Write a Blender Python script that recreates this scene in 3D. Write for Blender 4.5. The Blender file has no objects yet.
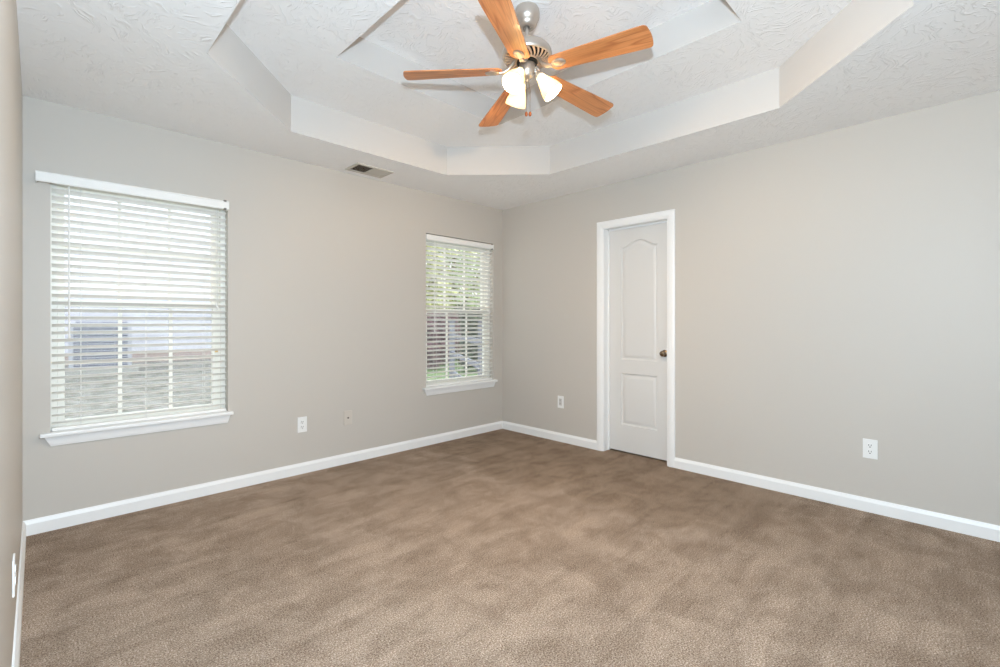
import bpy, bmesh, math, random
from mathutils import Vector, Matrix
random.seed(7)
PI = math.pi
S = bpy.context.scene
COL = S.collection

# ------------------------------------------------------------------ camera
cam_d = bpy.data.cameras.new('camera')
cam = bpy.data.objects.new('camera', cam_d)
COL.objects.link(cam)
CAM = Vector((-3.7207, -3.6721, 1.1837))
YAW = -0.773928
cam.location = CAM
cam.rotation_euler = (PI / 2, 0, YAW)
cam_d.sensor_fit = 'HORIZONTAL'
cam_d.sensor_width = 36.0
cam_d.lens = 467.18 * 36 / 1000
cam_d.shift_x = 0.0059
cam_d.shift_y = -0.0111
cam_d.clip_start = 0.01
S.camera = cam

# ------------------------------------------------------------------ world, lights, exposure
world = bpy.data.worlds.new('overcast_sky')
S.world = world
world.use_nodes = True
wn = world.node_tree
bg = wn.nodes['Background']
bg.inputs[0].default_value = (0.95, 0.98, 1.0, 1)
bg.inputs[1].default_value = 2.6
vs = S.view_settings
vs.view_transform = 'Standard'
vs.look = 'None'
vs.gamma = 1.0
vs.use_curve_mapping = False
vs.exposure = 0.13

# the photographer's flash, held a little above the lens
fl = bpy.data.lights.new('camera_flash', 'SPOT')
fl.energy = 232
fl.color = (0.64, 0.83, 1.0)
fl.shadow_soft_size = 0.025
fl.spot_size = math.radians(180)
fl.spot_blend = 0.12
flash = bpy.data.objects.new('camera_flash', fl)
COL.objects.link(flash)
flash.location = (-3.63, -3.63, 1.55)
FLASH_DIR = Vector((math.cos(math.radians(40)), math.sin(math.radians(40)), 0.45))
flash.rotation_euler = FLASH_DIR.to_track_quat('-Z', 'Y').to_euler()

FAN_LAMP_WATTS = 30.0          # each of the three bulbs of the ceiling fan
cy = S.cycles
cy.max_bounces = 10
cy.diffuse_bounces = 7
cy.glossy_bounces = 3
cy.transmission_bounces = 6
cy.transparent_max_bounces = 8
cy.sample_clamp_indirect = 4.0
cy.use_denoising = True


# ------------------------------------------------------------------ materials
def srgb(r, g, b):
    f = lambda c: c / 12.92 if c <= 0.04045 else ((c + 0.055) / 1.055) ** 2.4
    return (f(r / 255), f(g / 255), f(b / 255), 1)


def new_mat(name, col=(0.8, 0.8, 0.8, 1), rough=0.6, metal=0.0, spec=0.3):
    m = bpy.data.materials.new(name)
    m.use_nodes = True
    b = m.node_tree.nodes['Principled BSDF']
    b.inputs['Base Color'].default_value = col
    b.inputs['Roughness'].default_value = rough
    b.inputs['Metallic'].default_value = metal
    b.inputs['Specular IOR Level'].default_value = spec
    return m


class NT:
    """small helper to wire nodes"""
    def __init__(self, m):
        self.t = m.node_tree
        self.b = self.t.nodes['Principled BSDF']

    def n(self, typ, **kw):
        nd = self.t.nodes.new(typ)
        for k, v in kw.items():
            if k in nd.inputs:
                nd.inputs[k].default_value = v
            else:
                setattr(nd, k, v)
        return nd

    def l(self, a, b):
        self.t.links.new(a, b)

    def coord(self, kind='Object', scale=(1, 1, 1), rot=(0, 0, 0)):
        tc = self.n('ShaderNodeTexCoord')
        mp = self.n('ShaderNodeMapping')
        mp.inputs['Scale'].default_value = scale
        mp.inputs['Rotation'].default_value = rot
        self.l(tc.outputs[kind], mp.inputs['Vector'])
        return mp.outputs['Vector']

    def noise(self, vec, scale, detail=2, rough=0.5, dist=0.0):
        nd = self.n('ShaderNodeTexNoise', Scale=scale, Detail=detail, Roughness=rough, Distortion=dist)
        self.l(vec, nd.inputs['Vector'])
        return nd.outputs['Fac']

    def ramp(self, fac, stops):
        r = self.n('ShaderNodeValToRGB')
        el = r.color_ramp.elements
        while len(el) < len(stops):
            el.new(0.5)
        for e, (p, c) in zip(el, stops):
            e.position = p
            e.color = c if len(c) == 4 else (*c, 1)
        self.l(fac, r.inputs['Fac'])
        return r.outputs['Color']

    def mix(self, a, b, fac, mode='MIX'):
        mx = self.n('ShaderNodeMix', data_type='RGBA', blend_type=mode)
        if isinstance(fac, (int, float)):
            mx.inputs[0].default_value = fac
        else:
            self.l(fac, mx.inputs[0])
        for s, i in ((a, 6), (b, 7)):
            if isinstance(s, tuple):
                mx.inputs[i].default_value = s
            else:
                self.l(s, mx.inputs[i])
        return mx.outputs[2]

    def bump(self, h, strength=0.3, dist=0.01):
        bp = self.n('ShaderNodeBump', Strength=strength, Distance=dist)
        self.l(h, bp.inputs['Height'])
        self.l(bp.outputs['Normal'], self.b.inputs['Normal'])


# wall paint: warm greige, faint roller texture
M_wall = new_mat('greige_wall_paint', srgb(201, 195, 187), 0.5, spec=0.4)
q = NT(M_wall)
q.bump(q.noise(q.coord(), 180, 2), 0.06, 0.004)

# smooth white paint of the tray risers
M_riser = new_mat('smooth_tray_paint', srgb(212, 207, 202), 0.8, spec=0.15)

# hand-textured ceiling: short raised brush strokes
M_ceil = new_mat('brushed_texture_ceiling', srgb(250, 249, 248), 0.7, spec=0.25)
q = NT(M_ceil)
v = q.coord('Object')
dn = q.n('ShaderNodeTexNoise', Scale=6.0, Detail=2)
q.l(v, dn.inputs['Vector'])
dv = q.n('ShaderNodeVectorMath', operation='SCALE', Scale=0.22)
q.l(dn.outputs['Color'], dv.inputs[0])
av = q.n('ShaderNodeVectorMath', operation='ADD')
q.l(v, av.inputs[0])
q.l(dv.outputs[0], av.inputs[1])
vo = q.n('ShaderNodeTexVoronoi', Scale=6.5)
q.l(av.outputs[0], vo.inputs['Vector'])
sp = q.n('ShaderNodeSeparateColor')
q.l(vo.outputs['Color'], sp.inputs[0])
an = q.n('ShaderNodeMath', operation='MULTIPLY')
an.inputs[1].default_value = 6.283
q.l(sp.outputs[0], an.inputs[0])
vr = q.n('ShaderNodeVectorRotate', rotation_type='Z_AXIS')
q.l(av.outputs[0], vr.inputs['Vector'])
q.l(an.outputs[0], vr.inputs['Angle'])
mp = q.n('ShaderNodeMapping')
mp.inputs['Scale'].default_value = (13, 75, 1)
q.l(vr.outputs[0], mp.inputs['Vector'])
strokes = q.noise(mp.outputs['Vector'], 1.0, 2, 0.5, 0.3)
hgt = q.ramp(strokes, [(0.54, (0, 0, 0)), (0.66, (1, 1, 1))])
q.bump(hgt, 0.50, 0.006)

# white trim paint, semi-gloss
M_trim = new_mat('white_trim_paint', srgb(243, 243, 242), 0.35, spec=0.4)
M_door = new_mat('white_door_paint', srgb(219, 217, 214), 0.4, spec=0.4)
M_vinyl = new_mat('white_vinyl', srgb(240, 237, 228), 0.4, spec=0.4)
M_slat = new_mat('white_blind_slat', srgb(245, 244, 241), 0.45, spec=0.35)
M_clip = new_mat('grey_clip', srgb(112, 108, 102), 0.4)
M_cord = new_mat('white_cord', srgb(228, 228, 224), 0.7)
M_plate = new_mat('white_plastic', srgb(240, 240, 238), 0.35, spec=0.4)
M_plate_beige = new_mat('wall_painted_plastic', srgb(208, 200, 190), 0.6, spec=0.25)
M_slot = new_mat('dark_slot', srgb(62, 54, 48), 0.7)
M_dark = new_mat('duct_shade_brown', srgb(92, 76, 58), 0.9, spec=0.1)  # brown that paints the darkness seen between the register slats
M_vent = new_mat('beige_white_register_paint', srgb(206, 200, 190), 0.6, spec=0.2)  # one even beige-white paint for register frame and slats
M_brass = new_mat('brass_screw', srgb(150, 130, 100), 0.35, 0.8)

# glass panes: thin clear glass that lets light straight through, a faint reflection on top
M_glass = bpy.data.materials.new('window_glass')
M_glass.use_nodes = True
t = M_glass.node_tree
t.nodes.clear()
out = t.nodes.new('ShaderNodeOutputMaterial')
tr = t.nodes.new('ShaderNodeBsdfTransparent')
tr.inputs[0].default_value = (0.95, 0.97, 0.97, 1)
gl = t.nodes.new('ShaderNodeBsdfGlossy')
gl.inputs['Roughness'].default_value = 0.02
mx = t.nodes.new('ShaderNodeMixShader')
mx.inputs[0].default_value = 0.05
t.links.new(tr.outputs[0], mx.inputs[1])
t.links.new(gl.outputs[0], mx.inputs[2])
t.links.new(mx.outputs[0], out.inputs[0])

# fine grey insect screen over the lower sashes
M_screen = bpy.data.materials.new('insect_screen_mesh')
M_screen.use_nodes = True
t = M_screen.node_tree
t.nodes.clear()
out = t.nodes.new('ShaderNodeOutputMaterial')
tr = t.nodes.new('ShaderNodeBsdfTransparent')
df = t.nodes.new('ShaderNodeBsdfDiffuse')
df.inputs[0].default_value = srgb(150, 152, 160)
mx = t.nodes.new('ShaderNodeMixShader')
mx.inputs[0].default_value = 0.13
t.links.new(tr.outputs[0], mx.inputs[1])
t.links.new(df.outputs[0], mx.inputs[2])
t.links.new(mx.outputs[0], out.inputs[0])

# carpet
M_carpet = new_mat('beige_cut_pile_carpet', srgb(160, 138, 120), 0.95, spec=0.05)
q = NT(M_carpet)
v = q.coord('Object')
grain = q.noise(v, 170, 4, 0.9)
tuft = q.n('ShaderNodeTexVoronoi', Scale=190.0)
q.l(v, tuft.inputs['Vector'])
base = q.ramp(grain, [(0.36, srgb(98, 79, 65)), (0.5, srgb(167, 145, 126)), (0.64, srgb(236, 219, 202))])
# pile brushed one way or the other: blotches with fairly crisp edges, vacuum strokes, a few scuffs
blotch = q.noise(v, 4.2, 6, 0.7, 0.4)
wide = q.noise(v, 0.9, 3, 0.5, 0.3)
stroke = q.noise(q.coord('Object', (0.9, 7.0, 1), (0, 0, 0.95)), 1.2, 4, 0.6, 0.25)
scuff = q.noise(q.coord('Object', (2.2, 9.0, 1), (0, 0, -0.5)), 1.5, 3, 0.6, 0.3)
c = q.mix(base, q.ramp(blotch, [(0.40, (0.85, 0.835, 0.82)), (0.485, (0.95, 0.945, 0.94)), (0.515, (1.02, 1.02, 1.02)), (0.60, (1.10, 1.10, 1.10))]), 1.0, 'MULTIPLY')
c = q.mix(c, q.ramp(wide, [(0.38, (0.95, 0.945, 0.94)), (0.60, (1.03, 1.03, 1.03))]), 1.0, 'MULTIPLY')
c = q.mix(c, q.ramp(stroke, [(0.40, (0.93, 0.925, 0.92)), (0.5, (1, 1, 1)), (0.60, (1.06, 1.06, 1.06))]), 1.0, 'MULTIPLY')
c = q.mix(c, q.ramp(scuff, [(0.36, (0.90, 0.89, 0.88)), (0.44, (1, 1, 1)), (0.62, (1.04, 1.04, 1.04))]), 1.0, 'MULTIPLY')
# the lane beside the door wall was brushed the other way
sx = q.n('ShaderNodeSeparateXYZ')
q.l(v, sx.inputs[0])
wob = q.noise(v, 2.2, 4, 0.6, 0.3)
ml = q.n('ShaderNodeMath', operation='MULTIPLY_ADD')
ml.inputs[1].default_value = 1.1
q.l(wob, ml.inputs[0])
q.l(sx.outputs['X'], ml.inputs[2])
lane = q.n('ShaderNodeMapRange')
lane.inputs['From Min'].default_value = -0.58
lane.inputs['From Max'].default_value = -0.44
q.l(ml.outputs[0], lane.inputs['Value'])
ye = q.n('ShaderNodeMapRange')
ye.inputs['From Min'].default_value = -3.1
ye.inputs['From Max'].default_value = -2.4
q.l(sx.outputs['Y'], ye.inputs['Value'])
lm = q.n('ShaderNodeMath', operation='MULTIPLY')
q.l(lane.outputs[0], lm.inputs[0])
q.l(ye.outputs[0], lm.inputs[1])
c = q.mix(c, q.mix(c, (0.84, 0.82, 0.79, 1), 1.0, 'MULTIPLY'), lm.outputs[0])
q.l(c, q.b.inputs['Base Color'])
hm = q.n('ShaderNodeMath', operation='ADD')
q.l(grain, hm.inputs[0])
q.l(tuft.outputs['Distance'], hm.inputs[1])
q.bump(hm.outputs[0], 0.75, 0.010)

# oak blades: grain runs along local X
M_oak = new_mat('honey_oak', srgb(196, 122, 66), 0.33, spec=0.45)
q = NT(M_oak)
tc = q.n('ShaderNodeTexCoord')
oi = q.n('ShaderNodeObjectInfo')
off = q.n('ShaderNodeVectorMath', operation='SCALE', Scale=3.0)
cmb = q.n('ShaderNodeCombineXYZ')
q.l(oi.outputs['Random'], cmb.inputs[0])
q.l(oi.outputs['Random'], cmb.inputs[1])
q.l(cmb.outputs[0], off.inputs[0])
ad = q.n('ShaderNodeVectorMath', operation='ADD')
q.l(tc.outputs['Object'], ad.inputs[0])
q.l(off.outputs[0], ad.inputs[1])
mp = q.n('ShaderNodeMapping')
mp.inputs['Scale'].default_value = (1.1, 11, 11)
q.l(ad.outputs[0], mp.inputs['Vector'])
wv = q.n('ShaderNodeTexNoise', Scale=1.0, Detail=1.5, Distortion=0.5)
q.l(mp.outputs[0], wv.inputs['Vector'])
rg = q.n('ShaderNodeMath', operation='MULTIPLY')
rg.inputs[1].default_value = 8.0
q.l(wv.outputs['Fac'], rg.inputs[0])
fr = q.n('ShaderNodeMath', operation='FRACT')
q.l(rg.outputs[0], fr.inputs[0])
mp2 = q.n('ShaderNodeMapping')
mp2.inputs['Scale'].default_value = (7, 190, 60)
q.l(ad.outputs[0], mp2.inputs['Vector'])
pores = q.noise(mp2.outputs[0], 1.0, 2)
ringc = q.ramp(fr.outputs[0], [(0.0, srgb(182, 108, 60)), (0.25, srgb(206, 134, 80)), (0.8, srgb(216, 144, 90)), (1.0, srgb(188, 114, 64))])
porec = q.ramp(pores, [(0.36, (0.86, 0.83, 0.80)), (0.55, (1.02, 1.02, 1.02))])
q.l(q.mix(ringc, porec, 1.0, 'MULTIPLY'), q.b.inputs['Base Color'])

M_nickel = new_mat('brushed_nickel', srgb(204, 194, 184), 0.38, 0.85)
M_nickel_dark = new_mat('warm_nickel_rib', srgb(216, 190, 164), 0.45, 0.5)
M_black = new_mat('black_motor_core', srgb(30, 26, 24), 0.6)
M_knob = new_mat('antique_nickel', srgb(140, 124, 104), 0.24, 1.0)
M_fob = new_mat('wood_fob', srgb(176, 96, 54), 0.5)

# frosted lamp glass: diffuses the bulb inside it
M_shade = bpy.data.materials.new('frosted_lamp_glass')
M_shade.use_nodes = True
t = M_shade.node_tree
t.nodes.clear()
out = t.nodes.new('ShaderNodeOutputMaterial')
tl = t.nodes.new('ShaderNodeBsdfTranslucent')
tl.inputs[0].default_value = (0.86, 0.79, 0.62, 1)
df = t.nodes.new('ShaderNodeBsdfPrincipled')
df.inputs['Base Color'].default_value = (0.95, 0.92, 0.86, 1)
df.inputs['Roughness'].default_value = 0.25
mx = t.nodes.new('ShaderNodeMixShader')
mx.inputs[0].default_value = 0.35
t.links.new(tl.outputs[0], mx.inputs[1])
t.links.new(df.outputs[0], mx.inputs[2])
t.links.new(mx.outputs[0], out.inputs[0])
M_bulb = bpy.data.materials.new('lit_bulb')
M_bulb.use_nodes = True
b = M_bulb.node_tree.nodes['Principled BSDF']
b.inputs['Emission Color'].default_value = (1, 0.86, 0.62, 1)
b.inputs['Emission Strength'].default_value = 22.0


# ------------------------------------------------------------------ mesh helpers
def obj(name, bm, mat, parent=None, smooth=False, loc=None, rot=None):
    me = bpy.data.meshes.new(name)
    bmesh.ops.recalc_face_normals(bm, faces=bm.faces[:])
    bm.to_mesh(me)
    bm.free()
    for m in (mat if isinstance(mat, (list, tuple)) else [mat]):
        me.materials.append(m)
    if smooth:
        for p in me.polygons:
            p.use_smooth = True
        try:
            me.set_sharp_from_angle(angle=math.radians(smooth if smooth is not True else 40))
        except Exception:
            pass
    o = bpy.data.objects.new(name, me)
    COL.objects.link(o)
    if parent:
        o.parent = parent
    if loc:
        o.location = loc
    if rot:
        o.rotation_euler = rot
    return o


def empty(name, loc=(0, 0, 0), rot=(0, 0, 0), parent=None):
    o = bpy.data.objects.new(name, None)
    o.empty_display_size = 0.05
    COL.objects.link(o)
    o.location = loc
    o.rotation_euler = rot
    if parent:
        o.parent = parent
    return o


def tag(o, label=None, cat=None, group=None, kind=None):
    if label:
        o['label'] = label
    if cat:
        o['category'] = cat
    if group:
        o['group'] = group
    if kind:
        o['kind'] = kind
    return o


def box(bm, x0, x1, y0, y1, z0, z1, bev=0.0, mat=0):
    vs_ = [bm.verts.new(p) for p in ((x0, y0, z0), (x1, y0, z0), (x1, y1, z0), (x0, y1, z0), (x0, y0, z1), (x1, y0, z1), (x1, y1, z1), (x0, y1, z1))]
    fs = [bm.faces.new([vs_[i] for i in f]) for f in ((0, 3, 2, 1), (4, 5, 6, 7), (0, 1, 5, 4), (1, 2, 6, 5), (2, 3, 7, 6), (3, 0, 4, 7))]
    for f in fs:
        f.material_index = mat
    if bev:
        es = list({e for f in fs for e in f.edges})
        bmesh.ops.bevel(bm, geom=es, offset=bev, segments=2, affect='EDGES', profile=0.6)
    return vs_


def bbox(*a, bev=0.0):
    bm = bmesh.new()
    box(bm, *a, bev=bev)
    return bm


def prism(bm, prof, axis, a, b):
    """extrude a closed 2D profile along axis ('x' or 'y'); prof holds (other horizontal, z)"""
    def P(t, p):
        return (t, p[0], p[1]) if axis == 'x' else (p[0], t, p[1])
    r0 = [bm.verts.new(P(a, p)) for p in prof]
    r1 = [bm.verts.new(P(b, p)) for p in prof]
    n = len(prof)
    for i in range(n):
        bm.faces.new((r0[i], r0[(i + 1) % n], r1[(i + 1) % n], r1[i]))
    bm.faces.new(r0[::-1])
    bm.faces.new(r1)


def lathe(bm, prof, n=40, mtx=None, cap0=False, cap1=False):
    rings = []
    for r, z in prof:
        ring = []
        for k in range(n):
            a = 2 * PI * k / n
            p = Vector((r * math.cos(a), r * math.sin(a), z))
            ring.append(bm.verts.new(mtx @ p if mtx else p))
        rings.append(ring)
    for i in range(len(rings) - 1):
        for k in range(n):
            bm.faces.new((rings[i][k], rings[i][(k + 1) % n], rings[i + 1][(k + 1) % n], rings[i + 1][k]))
    if cap0:
        bm.faces.new(rings[0][::-1])
    if cap1:
        bm.faces.new(rings[-1])
    return rings


def tube(bm, pts, r, n=8):
    pts = [Vector(p) for p in pts]
    rings = []
    for i, p in enumerate(pts):
        d = (pts[min(i + 1, len(pts) - 1)] - pts[max(i - 1, 0)]).normalized()
        up = Vector((0, 0, 1)) if abs(d.z) < 0.95 else Vector((1, 0, 0))
        u = d.cross(up).normalized()
        w = u.cross(d).normalized()
        rr = r[i] if isinstance(r, (list, tuple)) else r
        rings.append([bm.verts.new(p + rr * (math.cos(2 * PI * k / n) * u + math.sin(2 * PI * k / n) * w)) for k in range(n)])
    for i in range(len(rings) - 1):
        for k in range(n):
            bm.faces.new((rings[i][k], rings[i][(k + 1) % n], rings[i + 1][(k + 1) % n], rings[i + 1][k]))
    bm.faces.new(rings[0][::-1])
    bm.faces.new(rings[-1])


def filled(bm, loops, mat=0):
    """fill a planar outline with holes; returns the vertex loops"""
    es, out_ = [], []
    for lp in loops:
        vv = [bm.verts.new(p) for p in lp]
        out_.append(vv)
        for i in range(len(vv)):
            es.append(bm.edges.new((vv[i], vv[(i + 1) % len(vv)])))
    r = bmesh.ops.triangle_fill(bm, use_beauty=True, use_dissolve=False, edges=es)
    for g in r['geom']:
        if isinstance(g, bmesh.types.BMFace):
            g.material_index = mat
    return out_


# ------------------------------------------------------------------ room shell
W, L, H = 3.78, 4.30, 2.44          # x in [-W, 0], y in [-L, 0]
Z2, Z3 = 2.68, 2.858                # the two tray levels
WT = 0.14                           # outer wall thickness

bm = bmesh.new()
box(bm, -W - 0.1, 0.9, -L - 0.1, WT, -0.12, 0.0)
floor = tag(obj('floor', bm, M_carpet), 'beige cut pile carpet covering the whole room', kind='structure')

OCT = [(-3.155, -1.172), (-2.528, -0.54), (-1.225, -0.54), (-0.612, -1.168), (-0.612, -2.882), (-1.24, -3.51), (-2.528, -3.51), (-3.155, -2.882)]
REC = [(-2.515, -1.163), (-1.218, -1.163), (-1.218, -2.872), (-2.515, -2.872)]
bm = bmesh.new()
o_out = [(-W - 0.1, WT, H), (0.9, WT, H), (0.9, -L - 0.1, H), (-W - 0.1, -L - 0.1, H)]
lo = filled(bm, [o_out, [(x, y, H) for x, y in OCT]])
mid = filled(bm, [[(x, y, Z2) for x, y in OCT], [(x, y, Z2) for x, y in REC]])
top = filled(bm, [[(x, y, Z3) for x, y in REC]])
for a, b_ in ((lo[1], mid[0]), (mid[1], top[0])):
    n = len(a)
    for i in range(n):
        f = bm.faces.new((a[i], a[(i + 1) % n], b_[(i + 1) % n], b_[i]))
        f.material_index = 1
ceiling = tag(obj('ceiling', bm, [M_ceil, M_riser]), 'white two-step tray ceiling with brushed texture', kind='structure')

# window openings in the wall y = 0
WZ0, WZ1 = 0.54, 2.045
WIN = [(-3.668, -2.759), (-1.048, -0.141)]
HEAD = [2.030, 2.045]
bm = bmesh.new()
xs = [-W - 0.1, WIN[0][0], WIN[0][1], WIN[1][0], WIN[1][1], 0.12]
for i in range(0, 5, 2):
    box(bm, xs[i], xs[i + 1], 0, WT, 0, H)
for (a, b_), hd in zip(WIN, HEAD):
    box(bm, a, b_, 0, WT, 0, WZ0)
    box(bm, a, b_, 0, WT, hd, H)
tag(obj('wall_back', bm, M_wall), 'greige wall with the two windows', kind='structure')

tag(obj('wall_left', bbox(-W - 0.1, -W, -L - 0.1, 0, 0, H), M_wall), 'greige wall close beside the camera', kind='structure')
tag(obj('wall_front', bbox(-W, 0.12, -L - 0.1, -L, 0, H), M_wall), 'greige wall behind the camera', kind='structure')

DY0, DY1, DZ = -1.912, -1.305, 2.045     # door opening in the wall x = 0
bm = bmesh.new()
box(bm, 0, 0.12, DY1, 0, 0, H)
box(bm, 0, 0.12, -L, DY0, 0, H)
box(bm, 0, 0.12, DY0, DY1, DZ, H)
tag(obj('wall_right', bm, M_wall), 'greige wall with the white door', kind='structure')
# the closet behind the door, closed to the outside
bm = bmesh.new()
box(bm, 0.8, 0.9, -2.6, -0.6, 0, H)
box(bm, 0.12, 0.9, -2.6, -2.5, 0, H)
box(bm, 0.12, 0.9, -0.7, -0.6, 0, H)
tag(obj('wall_closet', bm, M_wall), 'closet walls behind the door', kind='structure')


def baseboard(name, axis, a, b_, flip):
    bm = bmesh.new()
    s = flip
    prof = [(0, 0), (s * 0.015, 0), (s * 0.015, 0.062), (s * 0.012, 0.070), (s * 0.008, 0.078), (s * 0.006, 0.084), (0, 0.084)]
    prism(bm, prof, axis, a, b_)
    return bm


tag(obj('baseboard_back', baseboard('b', 'x', -W, 0, -1), M_trim), 'white baseboard under the windows', kind='structure')
# left and right ones: profile measured from the wall face
for nm, x, a, b_, s in (('baseboard_left', -W, -L, -0.015, 1), ('baseboard_right', 0.0, -1.24, -0.015, -1), ('baseboard_right', 0.0, -L, -1.976, -1)):
    bmx = baseboard('b', 'y', a, b_, s)
    bmesh.ops.translate(bmx, verts=bmx.verts[:], vec=(x, 0, 0))
    tag(obj(nm, bmx, M_trim), 'white baseboard along the wall', kind='structure')
bmx = baseboard('b', 'x', -W, 0, 1)
bmesh.ops.translate(bmx, verts=bmx.verts[:], vec=(0, -L, 0))
tag(obj('baseboard_front', bmx, M_trim), 'white baseboard behind the camera', kind='structure')

# ------------------------------------------------------------------ door
door = tag(empty('door_1', (0, (DY0 + DY1) / 2, 0)), 'white two-panel arch-top door in a white casing', kind='structure')
DO = Vector((0, (DY0 + DY1) / 2, 0))


def door_part(name, bm, mat, parent=door, smooth=False):
    bmesh.ops.translate(bm, verts=bm.verts[:], vec=-DO)
    return obj(name, bm, mat, parent, smooth)


def panel_loop(x, y0, y1, z0, z1, i, arch, n=28):
    pts = [(x, y1 - i, z0 + i), (x, y0 + i, z0 + i)]
    yc, hw = (y0 + y1) / 2, (y1 - y0) / 2
    for k in range(n + 1):
        t_ = -1 + 2 * k / n
        y = yc + t_ * (hw - i)
        pts.append((x, y, z1 - i + (arch * (0.5 * (1 + math.cos(PI * min(1, abs(t_) / 0.9)))) ** 0.75 if arch else 0)))
    return pts


bm = bmesh.new()
XF = 0.085
zb, zt = 0.014, 2.036
ya, yb = DY0 + 0.004, DY1 - 0.004
pan = [(-1.783, -1.436, 0.848, 1.862, 0.058), (-1.783, -1.436, 0.255, 0.722, 0.0)]
loops = [[(XF, ya, zb), (XF, yb, zb), (XF, yb, zt), (XF, ya, zt)]] + [panel_loop(XF, *p_[:4], 0, p_[4]) for p_ in pan]
lv = filled(bm, loops)
for k, p_ in enumerate(pan):
    prev = lv[k + 1]
    for inset, dep in ((0.007, 0.011), (0.018, 0.012), (0.036, 0.003), (0.046, 0.002)):
        nx = [bm.verts.new(c_) for c_ in panel_loop(XF + dep, *p_[:4], inset, p_[4])]
        for i in range(len(nx)):
            j = (i + 1) % len(nx)
            bm.faces.new((prev[i], prev[j], nx[j], nx[i]))
        prev = nx
    bm.faces.new(prev)
back = [bm.verts.new((XF + 0.035, y, z)) for y, z in ((ya, zb), (yb, zb), (yb, zt), (ya, zt))]
bm.faces.new(back)
fr_ = lv[0]
for i in range(4):
    j = (i + 1) % 4
    bm.faces.new((fr_[i], fr_[j], back[j], back[i]))
slab = door_part('door_panel', bm, M_door, smooth=25)

bm = bmesh.new()
for a, b_ in ((DY0 - 0.012, DY0 + 0.002), (DY1 - 0.002, DY1 + 0.012)):
    box(bm, -0.001, 0.121, a, b_, 0, DZ)
box(bm, -0.001, 0.121, DY0, DY1, DZ - 0.004, DZ + 0.01)
box(bm, XF - 0.013, XF - 0.001, DY1 - 0.011, DY1, 0.0, DZ)          # stops the slab closes against
box(bm, XF - 0.013, XF - 0.001, DY0, DY0 + 0.011, 0.0, DZ)
box(bm, XF - 0.013, XF - 0.001, DY0, DY1, DZ - 0.015, DZ - 0.004)
door_part('jamb', bm, M_trim)


def casing_prof(s):
    return [(0, 0), (0.010, 0), (0.014, 0.012), (0.017, 0.022), (0.017, 0.05), (0.012, 0.063), (0, 0.063)]


# casing: three mitred boards swept around the opening, moulded profile (thickness, distance from the opening)
bm = bmesh.new()
path = [(DY1 + 0.004, 0.0), (DY1 + 0.004, DZ), (DY0 - 0.004, DZ), (DY0 - 0.004, 0.0)]
outn = [(1, 0), (1, 1), (-1, 1), (-1, 0)]
prof = casing_prof(1)
rings = []
for (py, pz), (oy, oz) in zip(path, outn):
    rings.append([bm.verts.new((-th, py + oy * d_, pz + oz * d_)) for th, d_ in prof])
for i in range(3):
    n = len(prof)
    for k in range(n):
        bm.faces.new((rings[i][k], rings[i][(k + 1) % n], rings[i + 1][(k + 1) % n], rings[i + 1][k]))
bm.faces.new(rings[0])
bm.faces.new(rings[3][::-1])
door_part('casing', bm, M_trim)

# knob: rose, neck and ball, axis along -x
bm = bmesh.new()
mtx = Matrix.Translation((XF, -1.851, 0.921)) @ Matrix.Rotation(-PI / 2, 4, 'Y')
lathe(bm, [(0.0, 0.0), (0.029, 0.0), (0.030, 0.004), (0.025, 0.008), (0.014, 0.011), (0.010, 0.016), (0.010, 0.026), (0.015, 0.031), (0.022, 0.038), (0.0245, 0.046), (0.022, 0.055), (0.016, 0.060), (0.007, 0.062), (0.0, 0.0622)], 28, mtx)
knob = door_part('door_knob', bm, M_knob, slab, smooth=True)
knob['label'] = 'antique nickel round knob'
knob.location = (0, 0, 0)

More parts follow.
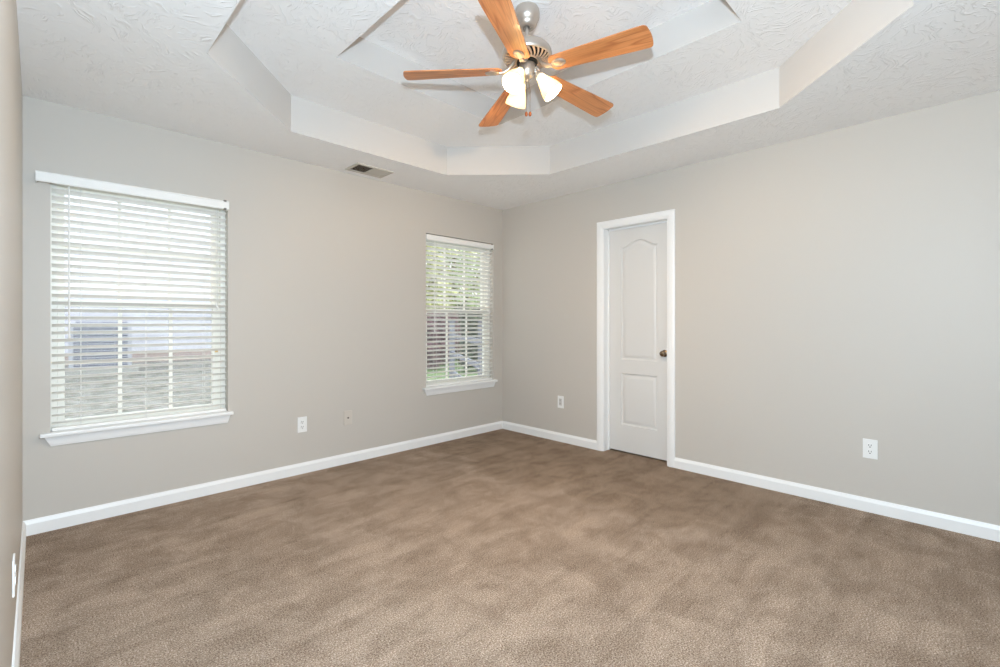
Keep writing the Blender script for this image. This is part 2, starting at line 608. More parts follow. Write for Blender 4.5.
# ------------------------------------------------------------------ windows
def window(idx, x0, x1):
    xc = (x0 + x1) / 2
    O = Vector((xc, 0, WZ0))
    root = tag(empty(f'window_{idx}', O), ['white double-hung window with a view of siding', 'white double-hung window with a view of trees'][idx - 1], kind='structure')

    def part(name, bm, mat, parent=root):
        bmesh.ops.translate(bm, verts=bm.verts[:], vec=-O)
        return obj(name, bm, mat, parent)
    z0, z1 = 0.556, HEAD[idx - 1]
    bm = bmesh.new()
    for a, b_ in ((x0 + 0.001, x0 + 0.030), (x1 - 0.030, x1 - 0.001)):
        box(bm, a, b_, 0.062, 0.139, z0, z1 - 0.001)
    box(bm, x0 + 0.03, x1 - 0.03, 0.062, 0.139, z1 - 0.035, z1 - 0.001)
    box(bm, x0 + 0.03, x1 - 0.03, 0.062, 0.139, z0, z0 + 0.014)
    part('window_frame', bm, M_vinyl)
    gx0, gx1 = x0 + 0.062, x1 - 0.080
    mids = (gx0 + (gx1 - gx0) / 3 + 0.002, gx0 + (gx1 - gx0) * 2 / 3 + 0.012)

    def sash(name, y0, y1, sz0, sz1, rb, rt):
        bm = bmesh.new()
        box(bm, x0 + 0.030, gx0, y0, y1, sz0, sz1, bev=0.003)
        box(bm, gx1, x1 - 0.030, y0, y1, sz0, sz1, bev=0.003)
        box(bm, gx0, gx1, y0, y1, sz0, sz0 + rb, bev=0.003)
        box(bm, gx0, gx1, y0, y1, sz1 - rt, sz1, bev=0.003)
        s = part(name, bm, M_vinyl)
        ym = (y0 + y1) / 2
        gz0, gz1 = sz0 + rb, sz1 - rt
        zm = (gz0 + gz1) / 2
        bm = bmesh.new()
        for xm in mids:
            box(bm, xm - 0.010, xm + 0.010, ym - 0.006, ym + 0.006, gz0, gz1)
        box(bm, gx0, gx1, ym - 0.005, ym + 0.005, zm - 0.010, zm + 0.010)
        part('muntin_grid', bm, M_vinyl, s)
        bm = bmesh.new()
        box(bm, gx0 - 0.004, gx1 + 0.004, ym - 0.002, ym + 0.002, gz0 - 0.004, gz1 + 0.004)
        part('glass_pane', bm, M_glass, s)
        return s
    sash('upper_sash', 0.104, 0.134, 1.278, z1 - 0.035, 0.042, 0.045)
    lw = sash('lower_sash', 0.068, 0.100, z0 + 0.014, 1.320, 0.040, 0.044)
    part('insect_screen', bbox(x0 + 0.031, x1 - 0.031, 0.1360, 0.1368, z0 + 0.015, 1.30), M_screen)
    if idx == 1:
        part('sash_sticker', bbox(x1 - 0.066, x1 - 0.046, 0.0665, 0.0682, 0.972, 1.000), new_mat('yellowed_paper', srgb(222, 190, 130), 0.8), lw)
    # stool with horns, and the moulded apron under it
    bm = bmesh.new()
    box(bm, x0 - 0.044, x1 + 0.026, -0.042, 0.0, 0.5345, 0.557, bev=0.006)
    box(bm, x0 + 0.001, x1 - 0.001, -0.002, 0.066, 0.5405, 0.557)
    part('sill', bm, M_trim)
    bm = bmesh.new()
    prof = [(0.0, 0.478), (-0.010, 0.478), (-0.014, 0.490), (-0.018, 0.510), (-0.024, 0.5345), (0.0, 0.5345)]
    r0, r1 = [], []
    for y, z in prof:
        e = (z - 0.478) / 0.0565 * 0.028
        r0.append(bm.verts.new((x0 + 0.002 - e, y, z)))
        r1.append(bm.verts.new((x1 - 0.004 + e * 0.5, y, z)))
    n = len(prof)
    for i in range(n):
        bm.faces.new((r0[i], r0[(i + 1) % n], r1[(i + 1) % n], r1[i]))
    bm.faces.new(r0)
    bm.faces.new(r1[::-1])
    part('apron', bm, M_trim)
    return root


for i, (a, b_) in enumerate(WIN):
    window(i + 1, a, b_)


# ------------------------------------------------------------------ blinds
def blind(x0, x1, vx0, vx1, vy, vz0, vz1, label, tilt=21):
    xc = (x0 + x1) / 2
    O = Vector((xc, 0.03, 0.557))
    root = tag(empty('window_blind', O), label, 'blind', 'horizontal window blinds')

    def part(name, bm, mat, parent=root, smooth=False):
        bmesh.ops.translate(bm, verts=bm.verts[:], vec=-O)
        return obj(name, bm, mat, parent, smooth)
    ys = 0.034
    part('headrail', bbox(x0 + 0.006, x1 - 0.006, 0.008, 0.058, 1.980, 2.028), M_slat)
    bm = bmesh.new()
    h = vz1 - vz0
    prof = [(vy, vz0), (vy + 0.008, vz0), (vy + 0.008, vz1), (vy + 0.002, vz1), (vy - 0.003, vz1 - 0.006), (vy - 0.001, vz1 - 0.014), (vy - 0.001, vz0 + 0.012), (vy - 0.003, vz0 + 0.006)]
    prism(bm, prof, 'x', vx0, vx1)
    if vx0 < x0:      # the return that carries the valance back to the wall
        box(bm, vx0, vx0 + 0.006, vy + 0.008, -0.001, vz0, vz1)
        box(bm, vx1 - 0.006, vx1, vy + 0.008, 0.010, vz0, vz1)
    part('valance', bm, M_slat)
    for za in (vz1 - 0.007, vz0 - 0.004):
        part('valance_clip', bbox(vx1 - 0.034, vx1 - 0.018, vy - 0.006, vy + 0.012, za, za + 0.011), M_clip)
    bm = bmesh.new()
    n = 32
    zs = [0.604 + k * 0.0433 for k in range(n)]
    tl_ = math.radians(tilt)
    for z in zs:
        top_, bot_ = [], []
        for j in range(7):
            u = -0.025 + 0.05 * j / 6
            crown = 0.0022 * (1 - (u / 0.025) ** 2)
            y = ys + u * math.cos(tl_)
            zz = z - u * math.sin(tl_) + crown
            top_.append((y, zz + 0.0013))
            bot_.append((y, zz - 0.0013))
        prism(bm, top_ + bot_[::-1], 'x', x0 + 0.006, x1 - 0.008)
    part('slats', bm, M_slat, smooth=40)
    part('bottom_rail', bbox(x0 + 0.006, x1 - 0.008, ys - 0.026, ys + 0.026, 0.5585, 0.577, bev=0.004), M_slat)
    for k, fx in enumerate((0.145, 0.49, 0.845)):
        bm = bmesh.new()
        xx = x0 + fx * (x1 - x0)
        for yy in (ys - 0.0255, ys + 0.0255):
            tube(bm, [(xx, yy, 0.575), (xx, yy, 1.99)], 0.0011, 5)
        part('ladder_cord', bm, M_cord)
    # tilt wand
    wx = x0 + 0.078 if vx0 < x0 else x0 + 0.10
    bm = bmesh.new()
    tube(bm, [(wx, -0.004, 1.99), (wx, -0.006, 1.95), (wx + 0.001, -0.006, 1.12), (wx + 0.001, -0.006, 1.09)], [0.0025, 0.0042, 0.0042, 0.0055], 8)
    part('tilt_wand', bm, M_slat, smooth=True)
    # lift cords on the far side
    bm = bmesh.new()
    lx = x1 - 0.075
    tube(bm, [(lx, -0.002, 1.99), (lx + 0.002, -0.004, 1.60), (lx, -0.004, 1.32)], 0.0016, 6)
    tube(bm, [(lx + 0.010, -0.002, 1.99), (lx + 0.012, -0.004, 1.60), (lx + 0.009, -0.004, 1.30)], 0.0016, 6)
    lc = part('lift_cord', bm, M_cord)
    bm = bmesh.new()
    for px, pz in ((lx, 1.32), (lx + 0.009, 1.30)):
        lathe(bm, [(0.0015, 0.0), (0.004, -0.004), (0.005, -0.026), (0.002, -0.03)], 10, Matrix.Translation((px, -0.004, pz)), True, True)
    part('tassel', bm, M_slat, lc, True)
    return root


blind(WIN[0][0], WIN[0][1], -3.729, -2.766, -0.055, 1.968, 2.026, 'white slatted blind with an air conditioner visible through it, valance jutting past the opening')
blind(WIN[1][0], WIN[1][1], WIN[1][0] + 0.004, WIN[1][1] - 0.003, -0.006, 1.982, 2.036, 'white slatted blind on the window beside the room corner, trees and fence behind it')


# ------------------------------------------------------------------ wall plates
def wall_plate(name, pos, normal_rot, label, cat, style, mat, group=None):
    """plate built in its own XZ plane facing -Y, centre at the origin"""
    root = tag(empty(name, pos, (0, 0, normal_rot)), label, cat, group)
    bm = bmesh.new()
    w, h, d = 0.0365, 0.060, 0.006
    box(bm, -w, w, -d, 0, -h, h, bev=0.0028)
    obj('cover_plate', bm, mat, root)
    if style == 'duplex':
        for s in (-1, 1):
            bm = bmesh.new()
            lathe(bm, [(0.0165, 0.0), (0.0165, 0.0022), (0.0150, 0.003)], 24, Matrix.Translation((0, -d + 0.0005, s * 0.0195)) @ Matrix.Rotation(PI / 2, 4, 'X') @ Matrix.Scale(0.86, 4, (0, 1, 0)), False, True)
            sk = obj('socket', bm, mat, root)
            bm = bmesh.new()
            for xx in (-0.0062, 0.0062):
                box(bm, xx - 0.0014, xx + 0.0014, -d - 0.0034, -d - 0.0020, s * 0.0195, s * 0.0195 + 0.0095)
            lathe(bm, [(0.0033, 0.0), (0.0033, 0.0012)], 12, Matrix.Translation((0, -d - 0.0022, s * 0.0195 - 0.007)) @ Matrix.Rotation(PI / 2, 4, 'X'), True, True)
            obj('pin_slot', bm, M_slot, sk)
        bm = bmesh.new()
        lathe(bm, [(0.003, 0), (0.003, 0.0012), (0.001, 0.0018)], 12, Matrix.Translation((0, -d, 0)) @ Matrix.Rotation(PI / 2, 4, 'X'), False, True)
        obj('screw', bm, M_plate, root)
    elif style == 'rocker':
        bm = bmesh.new()
        box(bm, -0.0165, 0.0165, -d - 0.0035, -d + 0.001, -0.034, 0.034, bev=0.0015)
        ins = obj('socket', bm, new_mat('grey_insert', srgb(205, 202, 198), 0.5), root)
        for s in (-1, 1):
            bm = bmesh.new()
            for xx in (-0.0062, 0.0062):
                box(bm, xx - 0.0012, xx + 0.0012, -d - 0.0045, -d - 0.0034, s * 0.017 - 0.002, s * 0.017 + 0.006)
            obj('pin_slot', bm, M_slot, ins)
    elif style == 'coax':
        bm = bmesh.new()
        R = Matrix.Rotation(PI / 2, 4, 'X')
        lathe(bm, [(0.0062, 0), (0.0062, 0.003), (0.0045, 0.004), (0.0045, 0.008), (0.002, 0.0085)], 14, Matrix.Translation((0, -d, 0)) @ R, False, True)
        obj('jack', bm, M_slot, root)
        for s in (-1, 1):
            bm = bmesh.new()
            lathe(bm, [(0.003, 0), (0.003, 0.0012), (0.001, 0.0018)], 12, Matrix.Translation((0, -d, s * 0.042)) @ R, False, True)
            obj('screw', bm, M_plate_beige, root)
    return root


wall_plate('wall_outlet', (-2.2375, 0, 0.383), 0, 'white two-socket outlet low on the window wall, beside the air conditioner window', 'outlet', 'duplex', M_plate)
wall_plate('cable_outlet', (-1.8535, 0, 0.382), 0, 'wall-coloured cable jack plate low on the wall between the two windows', 'cable outlet', 'coax', M_plate_beige)
wall_plate('wall_outlet', (0, -0.8145, 0.393), -PI / 2, 'small white outlet with grey centre between the room corner and the white door', 'outlet', 'rocker', M_plate)
wall_plate('wall_outlet', (0, -3.227, 0.394), -PI / 2, 'white two-socket outlet low on the wide bare wall, on the knob side of the door', 'outlet', 'duplex', M_plate)
wall_plate('wall_outlet', (-W, -1.449, 0.345), PI / 2, 'white wall plate seen edge-on, on the wall nearest the camera', 'outlet', 'duplex', M_plate)

# ------------------------------------------------------------------ ceiling register
vent = tag(empty('ceiling_vent', (-1.76, -0.195, H)), 'small white two-way air register in the low ceiling above the window wall', 'vent')
bm = bmesh.new()
vw, vd = 0.165, 0.105
fw_ = 0.024
for a in ((-vw, -vw + fw_, -vd, vd), (vw - fw_, vw, -vd, vd), (-vw + fw_, vw - fw_, -vd, -vd + fw_), (-vw + fw_, vw - fw_, vd - fw_, vd)):
    box(bm, *a, -0.008, 0.0)
box(bm, -0.005, 0.005, -vd + fw_, vd - fw_, -0.007, 0.0)
obj('vent_frame', bm, M_vent, vent)
bm = bmesh.new()
box(bm, -vw + 0.01, vw - 0.01, -vd + 0.01, vd - 0.01, -0.0012, -0.0002)
obj('duct_shade_sheet', bm, M_dark, vent)  # flat sheet under the uncut ceiling; the duct's shade is its colour
bm = bmesh.new()
for s in (-1, 1):
    for k in range(9):
        x = s * (0.014 + k * 0.0145)
        dx, dz = (0.004, 0.0058) if s < 0 else (-0.0058, 0.0056)
        vv = [bm.verts.new(p) for p in ((x - dx, -vd + fw_, -0.0015 - dz), (x + dx, -vd + fw_, -0.0015), (x + dx, vd - fw_, -0.0015), (x - dx, vd - fw_, -0.0015 - dz))]
        v2 = [bm.verts.new(c_.co + Vector((0.0008, 0, -0.0004))) for c_ in vv]
        bm.faces.new(vv)
        bm.faces.new(v2[::-1])
        for i in range(4):
            bm.faces.new((vv[i], vv[(i + 1) % 4], v2[(i + 1) % 4], v2[i]))
obj('vent_slats', bm, M_vent, vent)

# ------------------------------------------------------------------ ceiling fan
FC = Vector((-1.85, -2.01, 0))
fan = tag(empty('ceiling_fan', (FC.x, FC.y, Z3)), 'five-blade honey oak ceiling fan with three lit frosted lamps hanging from the tray ceiling', 'ceiling fan')


def fan_part(name, bm, mat, parent=fan, smooth=True, move=True):
    if move:
        bmesh.ops.translate(bm, verts=bm.verts[:], vec=(0, 0, -Z3))
    return obj(name, bm, mat, parent, smooth)


bm = bmesh.new()
lathe(bm, [(0.060, Z3 - 0.0005), (0.065, Z3 - 0.010), (0.068, Z3 - 0.028), (0.067, Z3 - 0.046), (0.061, Z3 - 0.062), (0.055, Z3 - 0.070), (0.054, Z3 - 0.075), (0.050, Z3 - 0.088), (0.040, Z3 - 0.100), (0.030, Z3 - 0.104), (0.024, Z3 - 0.103), (0.022, Z3 - 0.086)], 40, None, True, True)
fan_part('canopy', bm, M_nickel)
bm = bmesh.new()
lathe(bm, [(0.0115, Z3 - 0.088), (0.0115, Z3 - 0.101), (0.0115, Z3 - 0.102), (0.0115, 2.66)], 20, None, True, True)
fan_part('downrod', bm, M_nickel)
bm = bmesh.new()
lathe(bm, [(0.020, 2.690), (0.024, 2.684), (0.026, 2.672), (0.060, 2.668), (0.092, 2.660), (0.114, 2.648), (0.128, 2.630), (0.133, 2.612), (0.133, 2.600), (0.128, 2.592), (0.121, 2.590), (0.118, 2.596), (0.113, 2.606), (0.0, 2.612)], 56, None, True, False)
housing = fan_part('motor_housing', bm, M_nickel)
bm = bmesh.new()
lathe(bm, [(0.112, 2.605), (0.085, 2.600), (0.058, 2.596), (0.056, 2.566), (0.050, 2.560), (0.0, 2.560)], 40)
fan_part('motor_core', bm, M_black, housing)
# radial cooling ribs under the housing
bm = bmesh.new()
NR = 26
for k in range(NR):
    a = 2 * PI * k / NR
    rows = []
    for j in range(6):
        t_ = j / 5
        r = 0.122 - 0.064 * t_
        z = 2.592 - 0.016 * math.sin(t_ * PI * 0.5)
        aa = a + 0.42 * t_
        hw = 0.0062 - 0.0022 * t_
        ct, st = math.cos(aa), math.sin(aa)
        rows.append([bm.verts.new((r * ct - s * hw * st, r * st + s * hw * ct, z + dz)) for s, dz in ((-1, 0.0), (1, 0.0), (1, 0.006), (-1, 0.006))])
    for j in range(5):
        for i in range(4):
            bm.faces.new((rows[j][i], rows[j][(i + 1) % 4], rows[j + 1][(i + 1) % 4], rows[j + 1][i]))
    bm.faces.new(rows[0])
    bm.faces.new(rows[5][::-1])
lathe(bm, [(0.060, 2.583), (0.060, 2.574), (0.052, 2.573), (0.052, 2.583)], 40)
fan_part('vent_grille', bm, M_nickel_dark, housing, smooth=30)
bm = bmesh.new()
lathe(bm, [(0.0, 2.566), (0.040, 2.566), (0.0425, 2.562), (0.0425, 2.522), (0.040, 2.514), (0.032, 2.504), (0.030, 2.492), (0.020, 2.484), (0.008, 2.480), (0.006, 2.470), (0.0, 2.468)], 36)
fan_part('switch_housing', bm, M_nickel)

# blades: one mesh, built along local X, five copies
ZB = 2.505
RT = 0.655
bm = bmesh.new()
R0 = 0.135
outl = []
n = 16
def halfw(r):
    t_ = (r - R0) / (RT - R0)
    return 0.050 + 0.020 * min(1, t_ * 1.15)
for i in range(n + 1):                                   # one long edge
    r = R0 + 0.03 + (RT - 0.024 - R0 - 0.03) * i / n
    outl.append((r, halfw(r)))
ht = halfw(RT)
for i in range(1, 8):                                    # rounded tip
    a = PI / 2 * i / 8
    outl.append((RT - 0.024 + 0.020 * math.sin(a), ht - 0.020 * (1 - math.cos(a))))
for i in range(1, 8):
    t_ = -1 + 2 * i / 8
    outl.append((RT - 0.004 + 0.006 * (1 - t_ * t_), -t_ * (ht - 0.020)))
left = [(r, -y) for r, y in outl[:n + 8]][::-1]
outl = outl + left
for i in range(1, 10):                                   # rounded root
    a = -PI / 2 + PI * i / 10
    outl.append((R0 + 0.03 - 0.03 * math.cos(a), 0.050 * math.sin(a)))
lo_ = [bm.verts.new((x, y, -0.003)) for x, y in outl]
hi_ = [bm.verts.new((x, y, 0.003)) for x, y in outl]
bm.faces.new(lo_[::-1])
bm.faces.new(hi_)
for i in range(len(outl)):
    j = (i + 1) % len(outl)
    bm.faces.new((lo_[i], lo_[j], hi_[j], hi_[i]))
blade_me = obj('blade', bm, M_oak, fan)

# blade iron: curved arm from the rotor down to an oval medallion under the blade
bm = bmesh.new()
pts = [(0.052, 0.000, 0.066), (0.066, 0.006, 0.050), (0.082, 0.012, 0.026), (0.100, 0.012, 0.006), (0.122, 0.005, -0.006), (0.150, 0.0, -0.0075)]
tube(bm, pts, [0.0085, 0.008, 0.0075, 0.0075, 0.008, 0.009], 10)
pts = [(0.052, 0.000, 0.066), (0.066, -0.006, 0.050), (0.082, -0.012, 0.026), (0.100, -0.012, 0.006), (0.122, -0.005, -0.006), (0.150, 0.0, -0.0075)]
tube(bm, pts, [0.0085, 0.008, 0.0075, 0.0075, 0.008, 0.009], 10)
iron_me = obj('blade_iron', bm, M_nickel, fan, True)
bm = bmesh.new()
mt = Matrix.Translation((0.186, 0, 0)) @ Matrix.Scale(1.45, 4, (1, 0, 0))
lathe(bm, [(0.027, -0.0033), (0.0275, -0.007), (0.024, -0.0115), (0.020, -0.0125), (0.018, -0.0105), (0.010, -0.0135), (0.0, -0.0145)], 32, mt, True, False)
med_me = obj('medallion', bm, M_nickel, iron_me, True)
BASE = 137.3
PITCH = -11.5
for k in range(5):
    if k == 0:
        bl, ir = blade_me, iron_me
    else:
        bl, ir = blade_me.copy(), iron_me.copy()
        md = med_me.copy()
        for o_ in (bl, ir, md):
            COL.objects.link(o_)
        md.parent = ir
    ang = math.radians(BASE - 72 * k)
    for o_ in (bl, ir):
        o_.location = (0, 0, ZB + 0.025 - Z3)
        o_.rotation_euler = (Matrix.Rotation(ang, 4, 'Z') @ Matrix.Rotation(math.radians(3.4), 4, 'Y') @ Matrix.Rotation(math.radians(PITCH), 4, 'X')).to_euler()

# lamp arms, shades, bulbs
for k, ca in enumerate((-6, 114, 234)):
    a = math.radians(ca) + YAW
    d = Vector((math.cos(a), math.sin(a), 0))
    up = Vector((0, 0, 1))
    tilt = math.radians(38)
    ax = (d * math.sin(tilt) - up * math.cos(tilt)).normalized()
    neck = d * 0.060 + up * 2.505
    bm = bmesh.new()
    tube(bm, [d * 0.026 + up * 2.512, d * 0.042 + up * 2.522, d * 0.054 + up * 2.518, neck], 0.0075, 10)
    mt = Matrix.Translation(neck) @ ax.to_track_quat('Z', 'Y').to_matrix().to_4x4()
    lathe(bm, [(0.008, -0.012), (0.018, -0.008), (0.021, 0.0), (0.021, 0.016), (0.018, 0.018)], 24, mt, True, True)
    fan_part('lamp_arm', bm, M_nickel)
    bm = bmesh.new()
    lathe(bm, [(0.021, 0.006), (0.024, 0.020), (0.032, 0.045), (0.042, 0.070), (0.051, 0.095), (0.056, 0.115), (0.0575, 0.130), (0.0545, 0.130), (0.053, 0.115), (0.048, 0.095), (0.039, 0.070), (0.029, 0.045), (0.021, 0.021)], 36, mt)
    sh = fan_part('lamp_shade', bm, M_shade)
    bm = bmesh.new()
    lathe(bm, [(0.0, 0.016), (0.012, 0.018), (0.013, 0.026), (0.019, 0.038), (0.023, 0.052), (0.020, 0.064), (0.012, 0.072), (0.0, 0.074)], 20, mt)
    fan_part('light_bulb', bm, M_bulb, sh)
    lp = bpy.data.lights.new('bulb_light', 'POINT')
    lp.energy = FAN_LAMP_WATTS
    lp.color = (1.0, 0.68, 0.37)
    lp.shadow_soft_size = 0.02
    lo2 = bpy.data.objects.new('bulb_light', lp)
    COL.objects.link(lo2)
    lo2.parent = fan
    lo2.location = neck + ax * 0.096 - up * Z3

# two pull chains with wooden fobs
for sx, zl in ((-0.004, 2.306), (0.016, 2.306)):
    rt = Vector((math.cos(YAW), math.sin(YAW), 0))
    p0 = rt * sx * 0.5
    p1 = rt * sx
    bm = bmesh.new()
    nb = 56
    tube(bm, [p0 + Vector((0, 0, 2.478)), p1 + Vector((0, 0, 2.42)), p1 + Vector((0, 0, zl))], 0.0013, 6)
    ch = fan_part('pull_chain', bm, M_brass)
    bm = bmesh.new()
    lathe(bm, [(0.002, 0.012), (0.006, 0.009), (0.0085, 0.0), (0.007, -0.009), (0.003, -0.013)], 14, Matrix.Translation((p1.x, p1.y, zl - 0.008)), True, True)
    fan_part('fob', bm, M_fob, ch)

# ------------------------------------------------------------------ outside: ground
def ground_z(x, y):
    t_ = max(0.0, min(1.0, (y - 1.0) / 8.0))
    s = max(0.0, min(1.0, (5.0 - x) / 3.5))
    return -0.22 + t_ * (0.50 * s + 0.18 * (1 - s))


M_lawn = new_mat('winter_lawn', srgb(150, 152, 120), 0.95, spec=0.05)
q = NT(M_lawn)
v = q.coord('Object')
g1 = q.noise(v, 5.0, 5, 0.7, 0.3)
g2 = q.noise(v, 0.16, 2, 0.5)
straw = q.ramp(g1, [(0.35, srgb(122, 122, 112)), (0.5, srgb(152, 151, 144)), (0.65, srgb(178, 176, 172))])
green = q.ramp(g1, [(0.35, srgb(104, 124, 84)), (0.5, srgb(128, 150, 104)), (0.65, srgb(150, 168, 126))])
sx = q.n('ShaderNodeSeparateXYZ')
q.l(v, sx.inputs[0])
fx = q.n('ShaderNodeMapRange')
fx.inputs['From Min'].default_value = 1.0
fx.inputs['From Max'].default_value = 2.6
q.l(sx.outputs['X'], fx.inputs['Value'])
q.l(q.mix(straw, green, fx.outputs[0]), q.b.inputs['Base Color'])
bm = bmesh.new()
gx = [-14 + 1.0 * i for i in range(57)]
gy = [WT + 0.0] + [0.5 + 1.0 * j for j in range(42)]
grid = [[bm.verts.new((x, y, ground_z(x, y))) for x in gx] for y in gy]
for j in range(len(gy) - 1):
    for i in range(len(gx) - 1):
        bm.faces.new((grid[j][i], grid[j][i + 1], grid[j + 1][i + 1], grid[j + 1][i]))
tag(obj('ground', bm, M_lawn, None, True), 'straw-coloured and green lawn outside the windows', kind='structure')

# ------------------------------------------------------------------ outside: the house next door
M_siding = new_mat('white_lap_siding', srgb(222, 222, 234), 0.6, spec=0.2)
M_found = new_mat('painted_brick', srgb(196, 178, 174), 0.9)
q = NT(M_found)
bt = q.n('ShaderNodeTexBrick', Scale=5.0)
bt.inputs['Color1'].default_value = srgb(198, 178, 172)
bt.inputs['Color2'].default_value = srgb(182, 162, 158)
bt.inputs['Mortar'].default_value = srgb(206, 198, 194)
q.l(q.coord('Object', (1, 1, 1), (PI / 2, 0, 0)), bt.inputs['Vector'])
q.l(bt.outputs['Color'], q.b.inputs['Base Color'])
M_roof = new_mat('grey_shingle', srgb(120, 116, 114), 0.9)
HY = 9.5
house = tag(empty('neighbor_house', (-4.5, HY, 0.28)), 'white lap-sided neighbouring house seen through the blind behind the air conditioner', 'house')
hx0, hx1 = -13.0, 3.0


def hpart(name, bm, mat, parent=house):
    bmesh.ops.translate(bm, verts=bm.verts[:], vec=(4.5, -HY, -0.28))
    return obj(name, bm, mat, parent)


bm = bmesh.new()
box(bm, hx0, hx1, HY + 0.03, HY + 7, -0.3, 0.545)
hpart('foundation', bm, M_found)
bm = bmesh.new()
z = 0.545
while z < 5.8:                                            # lap boards, each leaning out at its foot
    prism(bm, [(HY - 0.012, z), (HY + 0.02, z), (HY + 0.02, z + 0.115), (HY + 0.002, z + 0.115)], 'x', hx0, hx1)
    z += 0.115
box(bm, hx0, hx1, HY + 0.02, HY + 7, 0.545, 5.8)
hpart('siding', bm, M_siding)
bm = bmesh.new()
prism(bm, [(HY - 0.45, 5.75), (HY + 3.5, 8.0), (HY + 7.45, 5.75), (HY + 7.45, 5.6), (HY - 0.45, 5.6)], 'x', hx0 - 0.3, hx1 + 0.3)
hpart('roof', bm, M_roof)

# ------------------------------------------------------------------ outside: air conditioner
M_ac = new_mat('blue_grey_metal', srgb(190, 193, 204), 0.5, 0.1)
M_ac_dark = new_mat('dark_coil', srgb(140, 145, 160), 0.7, 0.1)
ac = tag(empty('air_conditioner', (-2.83, 8.05, 0.315), (0, 0, math.radians(-6))), 'blue-grey louvred outdoor air conditioner standing on a pad before the white siding', 'air conditioner')
bm = bmesh.new()
box(bm, -0.56, 0.56, -0.50, 0.50, -0.10, 0.0, bev=0.01)
obj('pad', bm, new_mat('concrete_pad', srgb(176, 176, 172), 0.9), ac)
bm = bmesh.new()
hw = 0.45
for sx_ in (-1, 1):
    for sy_ in (-1, 1):
        cx_, cy_ = sx_ * (hw - 0.03), sy_ * (hw - 0.03)
        box(bm, cx_ - 0.03, cx_ + 0.03, cy_ - 0.03, cy_ + 0.03, 0.03, 0.83, bev=0.006)
box(bm, -hw, hw, -hw, hw, 0.0, 0.06, bev=0.008)
box(bm, -hw, hw, -hw, hw, 0.80, 0.86, bev=0.012)
obj('cabinet', bm, M_ac, ac)
bm = bmesh.new()
box(bm, -hw + 0.05, hw - 0.05, -hw + 0.05, hw - 0.05, 0.05, 0.80)
obj('coil', bm, M_ac_dark, ac)
bm = bmesh.new()
for k in range(17):
    z = 0.085 + k * 0.042
    for rot in range(4):
        R = Matrix.Rotation(rot * PI / 2, 3, 'Z')
        p = [R @ Vector(c_) for c_ in ((-hw + 0.06, -hw + 0.005, z), (hw - 0.06, -hw + 0.005, z), (hw - 0.06, -hw + 0.035, z + 0.024), (-hw + 0.06, -hw + 0.035, z + 0.024))]
        vv = [bm.verts.new(c_) for c_ in p]
        bm.faces.new(vv)
for kx in range(5):
    xx = -hw + 0.06 + kx * (2 * hw - 0.12) / 4
    box(bm, xx - 0.006, xx + 0.006, -hw + 0.001, -hw + 0.012, 0.06, 0.80)
obj('louver_grille', bm, M_ac, ac)
bm = bmesh.new()
for r in (0.08, 0.16, 0.24, 0.32, 0.38):
    tube(bm, [(r * math.cos(2 * PI * k / 24), r * math.sin(2 * PI * k / 24), 0.875) for k in range(25)], 0.005, 5)
for k in range(8):
    a = PI * k / 8
    tube(bm, [(-0.39 * math.cos(a), -0.39 * math.sin(a), 0.868), (0.39 * math.cos(a), 0.39 * math.sin(a), 0.868)], 0.004, 5)
obj('fan_grille', bm, M_ac_dark, ac)

# ------------------------------------------------------------------ outside: rail fence
M_fence = new_mat('weathered_grey_wood', srgb(146, 148, 160), 0.85)
fw3 = Vector((-math.sin(YAW), math.cos(YAW), 0))
rt3 = Vector((math.cos(YAW), math.sin(YAW), 0))


def ground_at(u, dist):
    p = CAM + dist * (fw3 + rt3 * (u - 494.1) / 467.2)
    return Vector((p.x, p.y, ground_z(p.x, p.y)))


PA, PB = ground_at(452, 9.2), ground_at(482, 6.3)
dirF = (PB - PA)
dirF.z = 0
stepF = dirF.length
dirF.normalize()
nF = Vector((-dirF.y, dirF.x, 0))
fence = tag(empty('rail_fence', PA, (0, 0, math.atan2(dirF.y, dirF.x))), 'weathered grey rail fence on the green lawn outside the window by the corner', 'fence')
for k in range(2):
    bm = bmesh.new()
    box(bm, k * stepF - 0.05, k * stepF + 0.05, -0.05, 0.05, -0.15, 1.28, bev=0.008)
    box(bm, k * stepF - 0.065, k * stepF + 0.065, -0.065, 0.065, 1.28, 1.31, bev=0.006)
    obj('post', bm, M_fence, fence)
for z in (0.30, 0.66, 1.0):
    for k in range(1):
        bm = bmesh.new()
        box(bm, k * stepF + 0.05, (k + 1) * stepF - 0.05, -0.018, 0.018, z - 0.04, z + 0.04, bev=0.005)
        obj('rail', bm, M_fence, fence)

# ------------------------------------------------------------------ outside: trees and shrubs
def leaf_mat(name, a, b_, c_):
    m = new_mat(name, a, 0.8, spec=0.1)
    q = NT(m)
    fac = q.noise(q.coord('Object'), 1.7, 4, 0.8)
    q.l(q.ramp(fac, [(0.36, a), (0.5, b_), (0.64, c_)]), q.b.inputs['Base Color'])
    return m


M_leaf = [leaf_mat('yellow_green_leaves', srgb(140, 142, 92), srgb(200, 202, 148), srgb(236, 232, 192)),
          leaf_mat('autumn_tan_leaves', srgb(158, 132, 92), srgb(210, 190, 144), srgb(238, 228, 196)),
          leaf_mat('pale_green_leaves', srgb(124, 138, 98), srgb(184, 196, 150), srgb(228, 232, 200))]
M_mauve = leaf_mat('russet_shrub_leaves', srgb(110, 84, 92), srgb(150, 116, 122), srgb(186, 160, 164))
M_evergreen = leaf_mat('dark_shrub_leaves', srgb(56, 68, 54), srgb(92, 104, 84), srgb(140, 150, 126))
M_bark = new_mat('grey_brown_bark', srgb(104, 88, 78), 0.95)


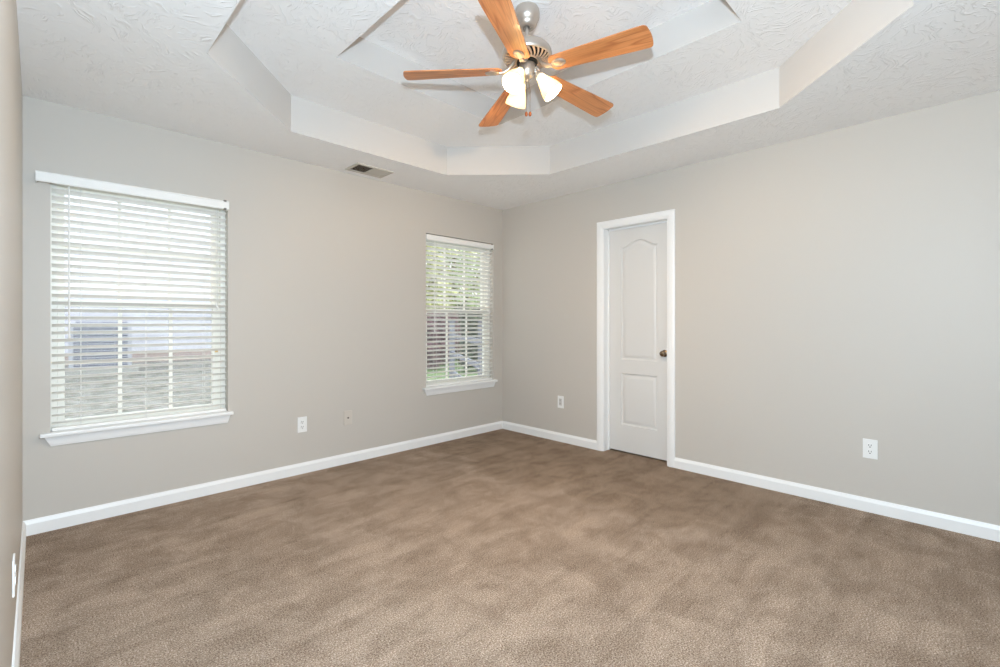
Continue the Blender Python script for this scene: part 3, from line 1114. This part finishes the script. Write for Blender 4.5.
def leaf_cloud(blobs, count, size, rnd):
    bm = bmesh.new()
    tot = sum(b_[3] * b_[4] for b_ in blobs)
    for (cx_, cy_, cz_, rr, rz) in blobs:
        for _ in range(int(count * rr * rz / tot)):
            d_ = Vector((rnd.gauss(0, 1), rnd.gauss(0, 1), rnd.gauss(0, 1))).normalized() * (rnd.uniform(0.35, 1.0) ** 0.5)
            p = Vector((cx_ + d_.x * rr, cy_ + d_.y * rr, cz_ + d_.z * rz))
            u = Vector((rnd.gauss(0, 1), rnd.gauss(0, 1), rnd.gauss(0, 0.6))).normalized()
            w = u.cross(Vector((rnd.gauss(0, 1), rnd.gauss(0, 1), rnd.gauss(0, 1)))).normalized()
            s = size * rnd.uniform(0.6, 1.3)
            vv = [bm.verts.new(p + c_) for c_ in (-u * s, w * s * 0.5, u * s, -w * s * 0.5)]
            bm.faces.new(vv)
    return bm


def tree(name, u, dist, h, r, mats, label, low, rnd, n=2600, group=None):
    p = ground_at(u, dist)
    root = tag(empty(name, p), label, 'tree' if 'tree' in name else 'shrub', group)
    if low > 0.15:
        bm = bmesh.new()
        tube(bm, [(0, 0, -0.1), (0.05, 0.02, low), (0.0, 0.1, h * 0.55), (0.08, 0.06, h * 0.85)], [r * 0.09, r * 0.07, r * 0.045, r * 0.02], 9)
        for k in range(6):
            a = rnd.uniform(0, 2 * PI)
            z = rnd.uniform(low, h * 0.6)
            tube(bm, [(0.02, 0.05, z), (r * 0.4 * math.cos(a), r * 0.4 * math.sin(a), z + 0.15 * h), (r * 0.75 * math.cos(a), r * 0.75 * math.sin(a), z + 0.24 * h)], [r * 0.035, r * 0.022, r * 0.01], 6)
        obj('trunk', bm, M_bark, root, True)
    blobs = []
    for k in range(9):
        t_ = k / 8
        a = k * 2.4
        rr = r * (0.62 - 0.25 * abs(t_ - 0.4))
        off_ = r * 0.45 * (1 - 0.5 * t_)
        blobs.append((off_ * math.cos(a), off_ * math.sin(a), low + (h - low) * (0.12 + 0.78 * t_), rr, max(0.18 * (h - low), 0.12)))
    obj('foliage', leaf_cloud(blobs, n, 0.11 if low > 0.15 else 0.075, rnd), mats, root)
    return root


rnd = random.Random(11)
TREES = [(421, 16.6, 6.2, 1.5, 0, 0.5, 'small yellow-green tree behind the russet shrubs outside the corner window'),
         (440, 27.5, 8.5, 2.1, 1, 0.6, 'tan autumn-leaved tree standing behind the yellow-green ones'),
         (455, 21.8, 7.5, 1.9, 2, 0.5, 'pale green tree standing straight behind the grey fence post'),
         (470, 33.5, 10.5, 2.4, 0, 0.7, 'tall yellow-green tree seen past the second muntin of the corner window'),
         (484, 39.5, 12.0, 2.4, 1, 0.6, 'most distant tan tree, far beyond the dark evergreen shrubs'),
         (504, 26.0, 8.5, 2.0, 2, 0.7, 'tall pale green tree behind the last shrub, past the end of the blind')]
for u, dist, h, r, k, low, lab in TREES:
    tree('tree', u, dist, h, r, M_leaf[k], lab, low, rnd, 3600)
SHRUBS = [(424, 12.0, 1.4, 0.52, M_mauve, 'russet shrub at the lawn edge nearest the house'),
          (436, 13.8, 1.5, 0.52, M_mauve, 'russet shrub between its neighbour and the grey fence post'),
          (449, 15.5, 1.5, 0.52, M_mauve, 'russet shrub half hidden behind the grey fence post'),
          (461, 18.7, 1.9, 0.6, M_evergreen, 'dark evergreen shrub seen between the fence rails'),
          (476, 12.0, 1.55, 0.5, M_evergreen, 'dark evergreen shrub beyond the far rails of the fence'),
          (490, 13.8, 1.6, 0.52, M_evergreen, 'dark evergreen shrub past the end of the blind')]
for u, dist, h, r, m, lab in SHRUBS:
    tree('shrub', u, dist, h, r, m, lab, 0.05, rnd, 2200)
